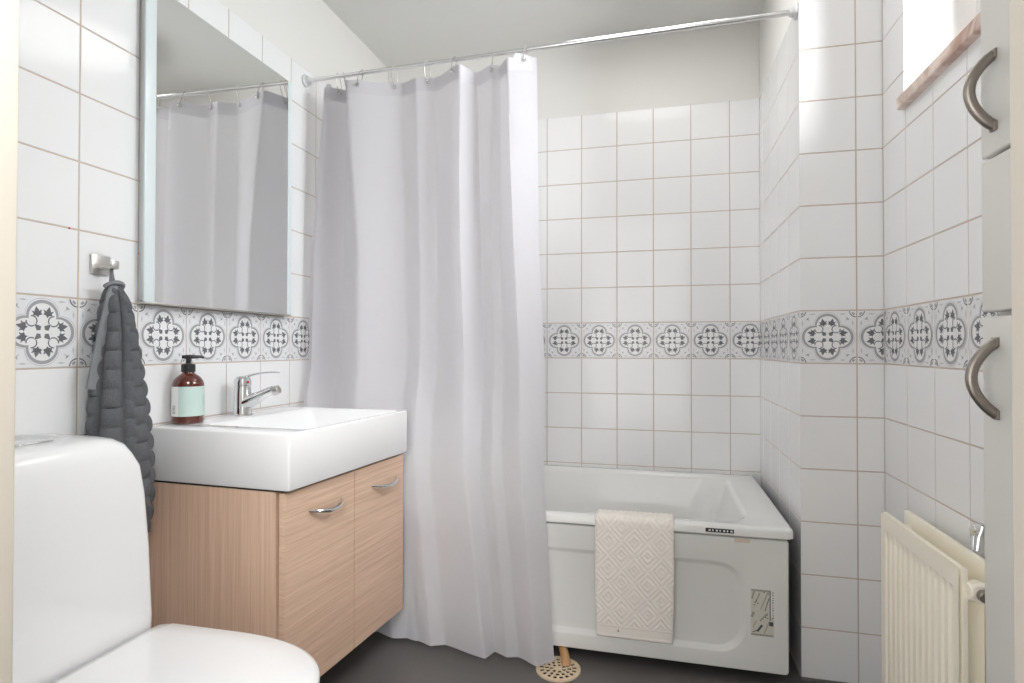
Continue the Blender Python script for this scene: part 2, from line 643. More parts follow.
# right wall with the boxed-in pillar and the window opening
mb = MB()
tiled(mb, (W, 0, 0), (0, 1, 0), (-1, 0, 0), PY, 0, TT, PY)
tiled(mb, (0, PY, 0), (1, 0, 0), (0, -1, 0), W, R, CEIL, 1.9438 - T * 0)
tiled(mb, (R, 0, 0), (0, 1, 0), (-1, 0, 0), FY, PY, TT + 0, PY - .167, hole=(WIN[0], WIN[1], WIN[2], WIN[3]))
mb.box(W + .0016, R + .3, PY + .0016, -.0, -.02, CEIL + .02, mi=WM['plaster'])
RT = .30
y0, y1, z0, z1 = WIN
for a, b, c, d in ((FY - .12, y0, -.02, CEIL + .02), (y1, PY + .0016, -.02, CEIL + .02), (y0, y1, -.02, z0), (y0, y1, z1, CEIL + .02)):
    mb.box(R + .0016, R + RT, a, b, c, d, mi=WM['reveal'])
mb.box(R + .0016, R + RT, -5.6, FY - .12, -.02, CEIL + .02, mi=WM['plaster'])   # unseen outer wall along the hallway, added to block sky light at the doorway
struct(obj('wall_right', mb, WALL_MATS))
# front wall with the doorway the camera looks through
mb = MB()
for a, b, c, d in ((-.0, DOOR[0], 0, CEIL), (DOOR[1], R, 0, CEIL), (DOOR[0], DOOR[1], DOOR[2], CEIL)):
    mb.box(a, b, FY - .12, FY, c, d, mi=WM['plaster'])
struct(obj('wall_front', mb, WALL_MATS))
mb_recalc = True
# door frame
mb = MB()
t = .016
for x0, x1 in ((DOOR[0] - .001, DOOR[0] + t), (DOOR[1] - t, DOOR[1] + .001)):
    mb.box(x0, x1, FY - .125, FY + .004, 0, DOOR[2], .003)
mb.box(DOOR[0], DOOR[1], FY - .125, FY + .004, DOOR[2] - t, DOOR[2] + .001, .003)
o = struct(obj('door_1', mb, 'frame_paint'))
# floor and ceiling
mb = MB()
mb.box(-HB, R + RT, -5.6, HB, -.05, 0)
struct(obj('floor', mb, 'floor'))
mb = MB()
mb.box(-HB, R + RT, FY - .12, HB, CEIL, CEIL + .05)
struct(obj('ceiling', mb, 'ceiling'))

# coved floor edge along the pillar
mb = MB()
mb.box(W - .004, R - .002, PY - .006, PY - .0008, 0, .012, .002)
struct(obj('baseboard_right', mb, 'floor'))

# window
win = bpy.data.objects.new('window_1', None)
win.location = (R + .2, (WIN[0] + WIN[1]) / 2, WIN[2])
COL.objects.link(win)
struct(win)
mb = MB()
fx0, fx1 = R + .175, R + .225
for a, b, c, d in ((WIN[0], WIN[0] + .05, z0, z1), (WIN[1] - .05, WIN[1], z0, z1), (WIN[0] + .05, WIN[1] - .05, z0, z0 + .05), (WIN[0] + .05, WIN[1] - .05, z1 - .05, z1)):
    mb.box(fx0, fx1, a, b, c, d, .004)
obj('window_frame', mb, 'window_frame', win)
mb = MB()
mb.quad((R + .2, WIN[0] + .05, z0 + .05), (R + .2, WIN[1] - .05, z0 + .05), (R + .2, WIN[1] - .05, z1 - .05), (R + .2, WIN[0] + .05, z1 - .05))
obj('window_pane', mb, 'glass', win)
mb = MB()
mb.box(R - .020, R + .174, WIN[0] + .001, WIN[1] - .002, z0 - .008, z0 + .026, .005, 3)
obj('window_sill', mb, 'marble', win)

# ------------------------------------------------------------------ bathtub
tub = thing('bathtub', 'white enamelled bathtub with a moulded front panel in the tiled alcove', 'bathtub', (.89, -.40, 0))
mb = MB()
BX0, BX1, BY0, BY1, BZ = .012, 1.752, -.805, -.006, .488
cx, cy, w, h = (BX0 + BX1) / 2, (BY0 + BY1) / 2, BX1 - BX0, BY1 - BY0
def ring(cx, cy, w, h, r, z, n=8):
    return [(x, y, z - .004) for x, y in rrect(cx, cy, w, h, r, n)]
icx, icw = (.13 + 1.63) / 2, 1.63 - .13
icy, ich = (-.752 + -.062) / 2, .752 - .062
rings = [ring(cx, cy, w - .012, h - .012, .02, .456), ring(cx, cy, w, h, .025, .459), ring(cx, cy, w, h, .025, .478), ring(cx, cy, w - .006, h - .006, .024, .485), ring(cx, cy, w - .02, h - .02, .02, .488),
         ring(icx, icy, icw + .02, ich + .02, .12, .487), ring(icx, icy, icw, ich, .115, .482), ring(icx, icy, icw - .015, ich - .015, .11, .468),
         ring(icx - .01, icy, icw - .10, ich - .06, .13, .30), ring(icx - .02, icy, icw - .2, ich - .11, .14, .17), ring(icx - .02, icy, icw - .27, ich - .18, .13, .125), ring(icx - .02, icy, icw - .42, ich - .3, .1, .11)]
mb.loft(rings, 0, True, False, True)
tr = obj('tub_shell', mb, 'tub', tub, 50)
# front panel with embossed field
mb = MB()
px0, px1, pz0, pz1 = .02, 1.737, .036, .449
def pr(cx, cz, w, h, r, y, n=8):
    return [(x, y, z) for x, z in rrect(cx, cz, w, h, r, n)]
pcx, pcz, pw, ph = (px0 + px1) / 2, (pz0 + pz1) / 2, px1 - px0, pz1 - pz0
ex0, ex1, ez0, ez1 = .16, 1.612, .088, .366
ecx, ecz, ew, eh = (ex0 + ex1) / 2, (ez0 + ez1) / 2, ex1 - ex0, ez1 - ez0
YP = -.796
rings = [pr(pcx, pcz, pw, ph, .012, YP + .03), pr(pcx, pcz, pw, ph, .012, YP + .006), pr(pcx, pcz, pw - .008, ph - .008, .010, YP),
         pr(ecx, ecz, ew + .008, eh + .008, .085, YP), pr(ecx, ecz, ew, eh, .085, YP + .0015), pr(ecx, ecz, ew - .022, eh - .022, .078, YP + .010), pr(ecx, ecz, ew - .034, eh - .034, .074, YP + .0115)]
mb.loft(rings, 0, True, False, True)
obj('front_panel', mb, 'tub_panel', tub, 50)
# near-black bars painting in the shade under the rim and behind the panel
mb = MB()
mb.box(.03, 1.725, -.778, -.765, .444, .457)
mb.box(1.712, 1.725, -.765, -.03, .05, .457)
obj('rim_gap_shade', mb, 'dark', tub)
for fx in (.28, 1.30):
    for fy in (-.62, -.15):
        mb = MB()
        mb.cyl((fx, fy, 0), (fx, fy, .12), .016, 14)
        mb.cyl((fx, fy, 0), (fx, fy, .012), .028, 18)
        obj('foot', mb, 'steel', tub)
# black rating strip on the rim
mb = MB()
mb.box(1.494, 1.578, -.8062, -.8048, .461, .473, 0)
o = obj('rim_label', mb, 'black', tub)
o['label'] = 'small black strip with white marks'
mb = MB()
for i in range(7):
    xx = 1.503 + i * .0108
    mb.box(xx, xx + (.004 if i % 2 else .006), -.8066, -.8061, .4645, .4695)
obj('rim_marks', mb, 'label_white', o)
# old tape under the rim
mb = MB()
mb.box(1.580, 1.626, YP - .0008, YP + .001, .432, .4445)
o = obj('tape_strip', mb, 'tape', tub)
o['label'] = 'beige strip of old tape under the rim'
# instruction sticker with line drawings
mb = MB()
sx0, sx1, sz0, sz1 = 1.628, 1.694, .150, .292
mb.box(sx0, sx1 - .010, YP - .0006, YP + .001, sz0, sz1, mi=0)
mb.box(sx1 - .010, sx1, YP - .0006, YP + .001, sz0, sz0 + .06, mi=0)
yy = YP - .0009
def stroke(x0, zz0, x1, zz1, wd, mi):
    d = Vector((x1 - x0, 0, zz1 - zz0))
    n = Vector((-d.z, 0, d.x)).normalized() * wd / 2
    a, b = Vector((x0, yy, zz0)), Vector((x1, yy, zz1))
    mb.add([a - n, b - n, b + n, a + n], [(0, 1, 2, 3)], mi)
mb.box(sx0, sx1 - .010, yy + .0001, yy + .0004, sz1 - .006, sz1, mi=1)
mb.box(sx0, sx1 - .002, yy + .0001, yy + .0004, sz0, sz0 + .006, mi=1)
stroke(sx0 + .028, .232, sx0 + .048, .284, .003, 1)
stroke(sx0 + .040, .228, sx0 + .052, .268, .0022, 2)
stroke(sx0 + .003, .262, sx0 + .009, .286, .005, 1)
stroke(sx0 + .012, .250, sx0 + .026, .282, .004, 1)
stroke(sx0 + .002, .206, sx0 + .008, .222, .008, 1)
stroke(sx0 + .026, .196, sx0 + .048, .222, .005, 1)
stroke(sx0 + .018, .163, sx0 + .032, .184, .006, 2)
stroke(sx0 + .004, .160, sx0 + .022, .168, .0024, 2)
stroke(sx0 + .006, .176, sx0 + .016, .196, .0024, 1)
stroke(sx0 + .038, .158, sx0 + .052, .196, .003, 1)
stroke(sx0 + .055, .200, sx0 + .055, .290, .0028, 2)
for a, b in ((.010, .252), (.014, .256), (.008, .244), (.018, .249), (.036, .284), (.048, .281), (.044, .214), (.040, .208), (.046, .206)):
    stroke(sx0 + a, b, sx0 + a + .0035, b + .001, .003, 2)
for i in range(11):
    stroke(sx1 - .003, .206 + i * .0078, sx1 - .003, .2105 + i * .0078 - (i % 3) * .001, .0028, 2)
mb.box(sx1 - .014, sx1 - .002, yy, yy + .0003, .183, .196, mi=2)
o = obj('instruction_sticker', mb, ['sticker', 'sticker_grey', 'ink'], tub)
o['label'] = 'printed instruction sticker with line drawings'

# waste pipe and floor drain
mb = MB()
pts = [(.98, -.60, .060), (1.005, -.69, .050), (1.025, -.745, .036), (1.042, -.790, .0205), (1.052, -.822, .017), (1.057, -.838, .010), (1.058, -.842, .002)]
mb.tube(pts, .0150, 16)
o = obj('waste_pipe', mb, 'pipe', tub)
o['label'] = 'tan plastic waste pipe'
mb = MB()
DC = Vector((1.036, -.868, 0))
R0, zt = .072, .006
def annulus(r0, r1, a0, a1, zlo, zhi, seg=4, mi=0):
    vs, fs = [], []
    for i in range(seg + 1):
        a = a0 + (a1 - a0) * i / seg
        for r, z in ((r0, zhi), (r1, zhi), (r1, zlo), (r0, zlo)):
            vs.append((DC.x + r * math.cos(a), DC.y + r * math.sin(a), z))
    for i in range(seg):
        for j in range(4):
            k = (j + 1) % 4
            fs.append((i * 4 + j, i * 4 + k, (i + 1) * 4 + k, (i + 1) * 4 + j))
    fs.append((3, 2, 1, 0))
    fs.append(tuple(seg * 4 + j for j in range(4)))
    mb.add(vs, fs, mi)
annulus(.060, R0, 0, PI * 2 - 1e-4, 0, zt, 48)
for ri, (ra, rb) in enumerate(((.045, .060), (.029, .042), (.013, .026))):
    nsl = [17, 12, 7][ri]
    for k in range(nsl):
        a0 = 2 * PI * (k + .5 * (ri % 2)) / nsl
        annulus(ra, rb, a0, a0 + 2 * PI / nsl * .40, .003, zt, 2)
for ra in (.0435, .0275):
    annulus(ra - .0012, ra + .0012, 0, PI * 2 - 1e-4, .002, zt, 40)
annulus(.0005, .013, 0, PI * 2 - 1e-4, .002, zt, 24)
drain = thing('floor_drain', 'round cream slotted floor drain grate below the curtain edge', 'drain', (DC.x, DC.y, 0))
obj('drain_grate', mb, 'grate', drain)
mb = MB()
mb.lathe([(.0005, .0006), (.070, .0006), (.070, .0016), (.0005, .0016)], (DC.x, DC.y, 0), 40)
obj('drain_shade', mb, 'dark', drain)  # flat black disc, shade below the slots put in as colour

# ------------------------------------------------------------------ bath mat hung over the tub rim
mb = MB()
mx0, mx1 = 1.148, 1.398
prof = [(-.742, .30), (-.738, .40), (-.736, .459), (-.738, .476), (-.748, .4845), (-.765, .4855), (-.79, .4855), (-.804, .483), (-.8105, .475), (-.813, .458)]
path = []
for (a, b), (c, d) in zip(prof[:-1], prof[1:]):
    for i in range(6):
        s = i / 6
        path.append((a + (c - a) * s, b + (d - b) * s))
zb = .100
nfront = 150
for i in range(nfront + 1):
    s = i / nfront
    path.append((-.813 - .004 * math.sin(s * PI), .458 + (zb - .458) * s))
nx = 96
grid = []
L = 0
cum = [0]
for p, q in zip(path[:-1], path[1:]):
    L += math.hypot(q[0] - p[0], q[1] - p[1])
    cum.append(L)
def relief(u, d):
    """u across (m), d distance up from the hem (m)."""
    if d < .045:
        return .0012 if (d < .010 or .036 < d < .041) else 0
    cw, ch = .0845, .090
    a = ((u - .042) / cw) % 1.0 - .5
    b = ((d - .045) / ch) % 1.0 - .5
    v = abs(a) + abs(b)
    if v > .5:
        a, b = .5 - abs(a), .5 - abs(b)
        v = abs(a) + abs(b)
    return .0030 * (.5 + .5 * math.cos(v * 2 * PI * 5.0)) ** 1.6
vs, fs = [], []
thick = .006
for i, (y, z) in enumerate(path):
    i0, i1 = max(i - 1, 0), min(i + 1, len(path) - 1)
    ty, tz = path[i1][0] - path[i0][0], path[i1][1] - path[i0][1]
    l = math.hypot(ty, tz)
    ny, nz = (tz / l, -ty / l)
    d = L - cum[i]
    for j in range(nx + 1):
        u = j / nx
        x = mx0 + (mx1 - mx0) * u + (.004 * (1 - i / len(path)) if u < .5 else 0) + .006 * max(0, (z < .3) * (.3 - z) / .2) * (1 - u * 1.7)
        e = min(u, 1 - u, d / .25 + .0) * 2
        edge = 1 if e > .03 else e / .03
        hh = thick * (.45 + .55 * edge) + relief(u * (mx1 - mx0), d) * edge
        vs.append((x, y + ny * hh, z + nz * hh))
for i in range(len(path) - 1):
    for j in range(nx):
        a = i * (nx + 1) + j
        fs.append((a, a + 1, a + nx + 2, a + nx + 1))
nb = len(vs)
for i, (y, z) in enumerate(path):
    for j in (0, nx):
        u = j / nx
        x = mx0 + (mx1 - mx0) * u + .006 * max(0, (z < .3) * (.3 - z) / .2) * (1 - u * 1.7)
        vs.append((x, y, z))
for i in range(len(path) - 1):
    a, b = nb + 2 * i, nb + 2 * i + 2
    fs.append((i * (nx + 1), (i + 1) * (nx + 1), b, a))
    fs.append((i * (nx + 1) + nx, a + 1, b + 1, (i + 1) * (nx + 1) + nx))
    fs.append((a, b, b + 1, a + 1))
e = len(path) - 1
fs.append(tuple([e * (nx + 1) + j for j in range(nx + 1)] + [nb + 2 * e + 1, nb + 2 * e]))
mb.add(vs, fs, 0, True)
bathmat = thing('bath_mat', 'cream terry bath mat with raised diamond pattern draped over the bathtub rim', 'bath mat', (1.273, -.81, .49))
obj('terry_cloth', mb, 'mat_cloth', bathmat, 60)
mb = MB()
mb.box(1.222, 1.226, -.8205, -.8175, .122, .127)
mb.box(1.223, 1.225, -.8205, -.8175, .130, .132)
o = obj('care_mark', mb, 'ink', bathmat)
o['label'] = 'tiny dark printed mark on the hem'

# ------------------------------------------------------------------ vanity
VA = [(0.004, -1.440), (.460, -1.462), (.509, -.870), (.004, -.862)]   # wall-left, front-left, front-right, wall-right
def vmap(s, t, q=VA):
    """s along the wall 0..1, t out from the wall 0..1"""
    a = Vector(q[0]).lerp(Vector(q[1]), t)
    b = Vector(q[3]).lerp(Vector(q[2]), t)
    p = a.lerp(b, s)
    return p.x, p.y
SW, SD = .585, .475
def vring(s0, s1, t0, t1, r, z, q=VA, n=6):
    """rounded rectangle between distances in metres from the left end / the wall"""
    pts = rrect((s0 + s1) / 2, (t0 + t1) / 2, s1 - s0, t1 - t0, r, n)
    out = []
    for a, b in pts:
        x, y = vmap(a / SW, b / SD, q)
        out.append((x, y, z))
    return out
VZ = .822
basin = thing('washbasin', 'white rectangular ceramic washbasin on top of the oak cabinet', 'washbasin', (.24, -1.14, .68))
mb = MB()
rings = [vring(.003, SW - .003, 0, SD - .003, .004, .6785), vring(.0005, SW - .0005, 0, SD - .0005, .005, .682), vring(0, SW, 0, SD, .005, VZ - .006), vring(.001, SW - .001, 0, SD - .001, .005, VZ - .002), vring(.004, SW - .004, 0.001, SD - .004, .005, VZ)]
I = (.085, SW - .018, .122, SD - .018)
def iring(d, z, r):
    return vring(I[0] + d, I[1] - d, I[2] + d * .8, I[3] - d, r, z)
rings += [iring(-.004, VZ, .024), iring(.0, VZ - .002, .022), iring(.005, VZ - .012, .022), iring(.018, VZ - .07, .03), iring(.035, VZ - .098, .04), iring(.09, VZ - .108, .06)]
mb.loft(rings, 0, True, True, True)
obj('bowl', mb, 'ceramic', basin, 50)
mb = MB()
mb.tube([(.1275, -1.112 + .0105 * math.sin(a), .804 + .0105 * math.cos(a)) for a in [2 * PI * i / 24 for i in range(24)]], .0026, 8, closed=True)
mb.lathe([(.0005, 0), (.0095, 0), (.0095, .001), (.0005, .001)], (.1270, -1.112, .804), 20, 1, 'X')
obj('overflow_ring', mb, ['chrome', 'dark'], basin)
mb = MB()
x, y = vmap(.56, .62)
mb.lathe([(.0005, 0), (.021, 0), (.021, .003), (.015, .005), (.0005, .005)], (x, y, VZ - .1085), 24)
obj('drain_cap', mb, 'chrome', basin)

VC = [(0.004, -1.436), (.438, -1.451), (.490, -.878), (.004, -.868)]
vanity = thing('vanity_cabinet', 'wall-hung oak veneer vanity cabinet with two doors beneath the washbasin', 'cabinet', (.24, -1.14, .14))
mb = MB()
rings = [vring(0, SW, 0, SD * .955, .002, .140, VC, 2), vring(0, SW, 0, SD * .940, .002, .672, VC, 2)]
mb.loft(rings, 0, False)
obj('body', mb, 'wood_side', vanity)
mb = MB()
mb.loft([vring(.004, SW - .004, 0, SD * .985, .002, .672, VC, 2), vring(.004, SW - .004, 0, SD * .985, .002, .6786, VC, 2)], 0, False)
obj('shadow_strip', mb, 'dark', vanity)
VD = [(.4240, -1.4525), (.4420, -1.4540), (.495, -.870), (.477, -.868)]
def door(s0, s1, nm):
    mb = MB()
    z0, z1 = .138, .670
    rg = []
    for ins, z in ((.0015, z0), (0, z0 + .0015), (0, z1 - .0015), (.0015, z1)):
        r_ = []
        for a, b in rrect((s0 + s1) / 2, .5, s1 - s0 - 2 * ins / .58, 1 - ins / .01, .003, 3):
            x, y = vmap(a, b, VD)
            r_.append((x, y, z))
        rg.append(r_)
    mb.loft(rg, 0, False)
    d = obj(nm, mb, 'wood_front', vanity)
    # bow handle
    mb = MB()
    c = (s0 + s1) / 2 + (.022 if s0 < .3 else .030)
    hs = .118
    pts, rads = [], []
    for i in range(17):
        k = i / 16
        s = c - hs + 2 * hs * k
        out = .030 * math.sin(PI * k) ** .62
        x, y = vmap(s, 1.0, VD)
        pts.append((x + out - .0005, y, .604 - .010 * math.sin(PI * k)))
        rads.append(.0032 + .0030 * math.sin(PI * k))
    mb.tube(pts, rads, 10)
    obj('handle', mb, 'chrome', d)
    return d
d1 = door(.003, .507, 'door')
d2 = door(.5135, .997, 'door')

# faucet
FC = Vector((.066, -1.146, VZ))
fau = thing('mixer_tap', 'chrome single-lever mixer tap on the washbasin deck', 'tap', FC)
mb = MB()
mb.lathe([(.0005, 0), (.031, 0), (.031, .004), (.0285, .007), (.0272, .03), (.026, .07), (.0255, .088), (.0245, .094), (.0005, .096)], FC, 32)
obj('body', mb, 'chrome', fau)
mb = MB()
pts, rads = [], []
for k, (dx, dz, rr) in enumerate(((0, .036, .026), (.03, .048, .0215), (.06, .061, .0175), (.085, .0735, .0150), (.104, .081, .0142))):
    pts.append(FC + Vector((dx, .010 * k / 4, dz)))
    rads.append(rr)
mb.tube(pts, rads, 18)
obj('spout', mb, 'chrome', fau)
mb = MB()
mb.cyl(pts[-1] + Vector((.0, .002, -.004)), pts[-1] + Vector((.020, .004, .003)), .0145, 20, bev=.002)
obj('aerator', mb, 'steel', fau)
mb = MB()
mb.lathe([(.0005, .0955), (.0255, .0955), (.0265, .103), (.0245, .116), (.016, .124), (.0005, .126)], FC, 28)
rg = []
for k in range(11):
    s = k / 10
    x = FC.x - .006 + s * .128
    z = FC.z + .118 + .018 * math.sin(s * 1.9) + .002 * s
    wd = .016 * (1 - .35 * s)
    th = .0055 * (1 - .62 * s)
    yc = FC.y + .010 * s
    rg.append([(x, yc + wd * math.cos(a), z + th * math.sin(a)) for a in [2 * PI * j / 12 for j in range(12)]])
mb.loft(rg)
obj('lever', mb, 'chrome', fau)
mb = MB()
mb.lathe([(.0005, .0), (.0042, .0), (.0036, .0016), (.0005, .002)], FC + Vector((.0250, -.006, .106)), 14, 0, 'X')
o = obj('temperature_dot', mb, 'red', fau)
o['label'] = 'small red dot'

# soap bottle
BC = Vector((.048, -1.347, VZ + .0006))
bot = thing('soap_bottle', 'brown pump bottle of hand soap with a mint label on the washbasin', 'bottle', BC)
mb = MB()
mb.lathe([(.0005, 0), (.035, 0), (.0395, .003), (.0412, .009), (.0412, .106), (.0403, .114), (.0372, .122), (.0315, .130), (.024, .1365), (.017, .1405), (.0155, .143), (.0155, .146), (.0005, .147)], BC, 48)
obj('bottle_body', mb, 'amber', bot)
def patch(a0, a1, z0, z1, r, mi, seg=40):
    vs, fs = [], []
    for i in range(seg + 1):
        a = a0 + (a1 - a0) * i / seg
        for rr, z in ((r, z0), (r, z1), (r - .0004, z1), (r - .0004, z0)):
            vs.append((BC.x + rr * math.cos(a), BC.y + rr * math.sin(a), BC.z + z))
    for i in range(seg):
        for j in range(4):
            k = (j + 1) % 4
            fs.append((i * 4 + j, i * 4 + k, (i + 1) * 4 + k, (i + 1) * 4 + j))
    mb.add(vs, fs, mi, True)
av = math.atan2(CAM.y - BC.y, CAM.x - BC.x)
mb = MB()
patch(av - .62, av + 1.9, .022, .1055, .0417, 0)
patch(av - 1.85, av - .62, .022, .1055, .0417, 1)
for i in range(7):
    patch(av - 1.15, av - .85, .030 + i * .0035, .0315 + i * .0035, .0419, 2, 6)
for i in range(9):
    patch(av + 1.06, av + 1.12, .048 + i * .0038, .0505 + i * .0038, .0419, 3, 3)
for i in range(5):
    patch(av + 1.18, av + 1.22, .052 + i * .005, .0555 + i * .005, .0419, 3, 3)
o = obj('paper_label', mb, ['label', 'label_white', 'ink', 'ink_mint'], bot)
o['label'] = 'mint green label with a white printed side strip'
mb = MB()
mb.lathe([(.0005, .1455), (.0175, .1455), (.0185, .147), (.0185, .166), (.017, .168), (.010, .1695), (.0068, .171), (.0068, .182), (.0095, .183), (.0100, .190), (.007, .194), (.0005, .1945)], BC, 28)
dv = Vector((.80, .56, 0)).normalized()
hp = BC + Vector((0, 0, .1885))
mb.tube([hp - dv * .016, hp, hp + dv * .018, hp + dv * .033, hp + dv * .040 + Vector((0, 0, -.003))], [.0045, .0062, .0052, .0040, .0034], 12)
obj('pump', mb, 'black', bot)

# ------------------------------------------------------------------ mirror
mir = thing('wall_mirror', 'frameless rectangular wall mirror with frosted side edges above the washbasin', 'mirror', (.0, -1.16, 1.158))
MY0, MY1, MZ0, MZ1, MX = -1.478, -.846, 1.160, 2.022, .029
mb = MB()
mb.box(.0012, MX - .005, MY0 + .010, MY1 - .004, MZ0 + .004, MZ1 - .004, .001)
obj('backing', mb, 'mirror_side', mir)
mb = MB()
mb.box(MX - .005, MX, MY0 + .034, MY1 - .022, MZ0, MZ1)
obj('mirror_glass', mb, 'mirror', mir)
for a, b in ((MY0, MY0 + .034), (MY1 - .022, MY1)):
    mb = MB()
    mb.box(MX - .0055, MX + .0002, a, b, MZ0, MZ1, .0008)
    o = obj('frosted_edge', mb, 'frost', mir)
    o['label'] = 'pale blue frosted glass edge'
mb = MB()
mb.box(.004, MX + .0025, MY0 + .002, MY1 - .002, MZ0 - .005, MZ0 - .0002, .001)
obj('bottom_rail', mb, 'steel', mir)

# ------------------------------------------------------------------ shower curtain, rod and rings
ROD0, ROD1 = Vector((.0015, -.722, 2.090)), Vector((W - .001, -.712, 2.118))
def rodp(x):
    return ROD0.lerp(ROD1, (x - ROD0.x) / (ROD1.x - ROD0.x))
rod = thing('curtain_rod', 'thin chromed shower curtain rod spanning the bath alcove', 'curtain rod', (.9, -.717, 2.10))
mb = MB()
mb.tube([ROD0 + (ROD1 - ROD0) * .008, rodp(.92)], .0078, 18)
obj('outer_tube', mb, 'rod', rod)
mb = MB()
mb.tube([rodp(.90), ROD1 - (ROD1 - ROD0) * .008], .0092, 18)
obj('inner_tube', mb, 'rod', rod)
for p, s in ((ROD0, 1), (ROD1, -1)):
    mb = MB()
    mb.lathe([(.0005, 0), (.024, 0), (.024, s * .005), (.017, s * .010), (.013, s * .022), (.0005, s * .022)], p, 26, 0, 'X')
    obj('end_flange', mb, 'rod_cap', rod)

KEYS = [  # X at z 2.05, 1.4, .85, .02 ; offset toward the camera in cm at the same heights
    (.088, .030, .022, .330, 0.0),
    (.098, .050, .038, .345, 1.6),
    (.106, .058, .046, .352, -1.0),
    (.165, .145, .130, .385, 2.6),
    (.205, .262, .270, .450, -2.8),
    (.405, .415, .420, .545, 2.2),
    (.470, .490, .490, .600, 0.2),
    (.535, .540, .545, .645, 1.9),
    (.662, .668, .690, .800, -2.8),
    (.700, .716, .735, .822, 1.8),
    (.770, .770, .785, .868, -0.3),
    (.796, .798, .815, .905, 0.6),
    (.838, .865, .893, .972, -3.0),
    (.930, .936, .965, 1.022, 1.4),
]
LV = [2.05, 1.4, .85, .02]
def lerp_lv(vals, z):
    for i in range(3):
        if z >= LV[i + 1] or i == 2:
            s = (z - LV[i + 1]) / (LV[i] - LV[i + 1])
            s = max(0, min(1.15, s))
            return vals[i + 1] + (vals[i] - vals[i + 1]) * s
def ybase(z):
    if z > 1.0:
        return -.722
    if z > .55:
        s = (1.0 - z) / .45
        s = s * s * (3 - 2 * s)
        return -.722 - .126 * s
    s = (.55 - z) / .55
    return -.848 - .028 * s
def amp(z):
    if z > 1.7: return .75 + .25 * (2.08 - z) / .38
    if z > .9: return 1.0
    return 1.0 - .30 * min(1, (.9 - z) / .4)
SEG = 14
def col_params():
    out = []
    for i in range(len(KEYS) - 1):
        for k in range(SEG):
            out.append(i + k / SEG)
    out.append(len(KEYS) - 1)
    return out
CP = col_params()
def curt(u, z):
    i = min(int(u), len(KEYS) - 2)
    s = u - i
    a, b = KEYS[i], KEYS[i + 1]
    xa, xb = lerp_lv(a[:4], z), lerp_lv(b[:4], z)
    sm = s * s * (3 - 2 * s) * .35 + s * .65
    x = xa + (xb - xa) * s
    off = (a[4] + (b[4] - a[4]) * sm) * (.0135 + .0075 * max(0, min(1, (z - .7) / .3)))
    y = ybase(z) + off * amp(z)
    # keep the left part between the tub and the vanity
    if x < .54 and z < .68:
        lim0, lim1 = -.858, -.828
        wgt = min(1, (.68 - z) / .10) * min(1, (.54 - x) / .04)
        mid = (lim0 + lim1) / 2
        sq = mid + (y - ybase(z)) * .38
        y = y * (1 - wgt) + sq * wgt
    if z < .56 and y > -.822:
        y = y + (-.822 - y) * min(1, (.56 - z) / .04) * .9
    return x, y
HOOKX = [.144, .168, .250, .378, .512, .626, .770, .892]
def ztop(x, u):
    d = min(abs(x - hx) for hx in HOOKX)
    z = rodp(x).z - .040 - .006 * min(1, d / .05)
    if x > .86: z += .018
    if x < .12: z += .012
    return z
def zbot(u):
    x, _ = curt(u, .03)
    i = min(int(u), len(KEYS) - 2)
    a, b = KEYS[i][4], KEYS[i + 1][4]
    off = a + (b - a) * (u - i)
    return .024 + .0006 * off + .05 * max(0, .42 - x)
mb = MB()
NZ = 110
def sheet(zf0, zf1, nz, push=0.0):
    vs, fs = [], []
    nc = len(CP)
    for j in range(nz + 1):
        t_ = j / nz
        for u in CP:
            xt, _ = curt(u, 2.05)
            za, zb_ = zf0(u, xt), zf1(u, xt)
            z = za + (zb_ - za) * t_
            x, y = curt(u, z)
            wr = .0012 * math.sin(u * 5.1 + z * 9) * math.sin(z * 17 + u * 2.3)
            vs.append((x, y + wr - push, z))
    for j in range(nz):
        for i in range(nc - 1):
            a = j * nc + i
            fs.append((a, a + 1, a + nc + 1, a + nc))
    mb.add(vs, fs, 0, True)
sheet(lambda u, x: ztop(x, u), lambda u, x: zbot(u), NZ)
curtain = thing('shower_curtain', 'pale grey translucent shower curtain hanging in folds in front of the bathtub', 'shower curtain', (.55, -.75, 2.05))
obj('curtain_cloth', mb, 'curtain', curtain, 80)
mb = MB()
sheet(lambda u, x: ztop(x, u) + .0005, lambda u, x: ztop(x, u) - .052, 8, .0012)
obj('header_hem', mb, 'curtain_hem', curtain, 80)
mb = MB()
sheet(lambda u, x: zbot(u) + .022, lambda u, x: zbot(u) - .0004, 3, .0012)
obj('bottom_hem', mb, 'curtain', curtain, 80)
# right-hand side hem
mb = MB()
vs, fs = [], []
for j in range(61):
    for k, u in enumerate((len(KEYS) - 1.14, len(KEYS) - 1.07, len(KEYS) - 1.0)):
        xt, _ = curt(u, 2.05)
        z = ztop(xt, u) + (zbot(u) - ztop(xt, u)) * j / 60
        x, y = curt(u, z)
        vs.append((x, y - .0011, z))
for j in range(60):
    for k in range(2):
        a = j * 3 + k
        fs.append((a, a + 1, a + 4, a + 3))
mb.add(vs, fs, 0, True)
obj('side_hem', mb, 'curtain', curtain, 80)

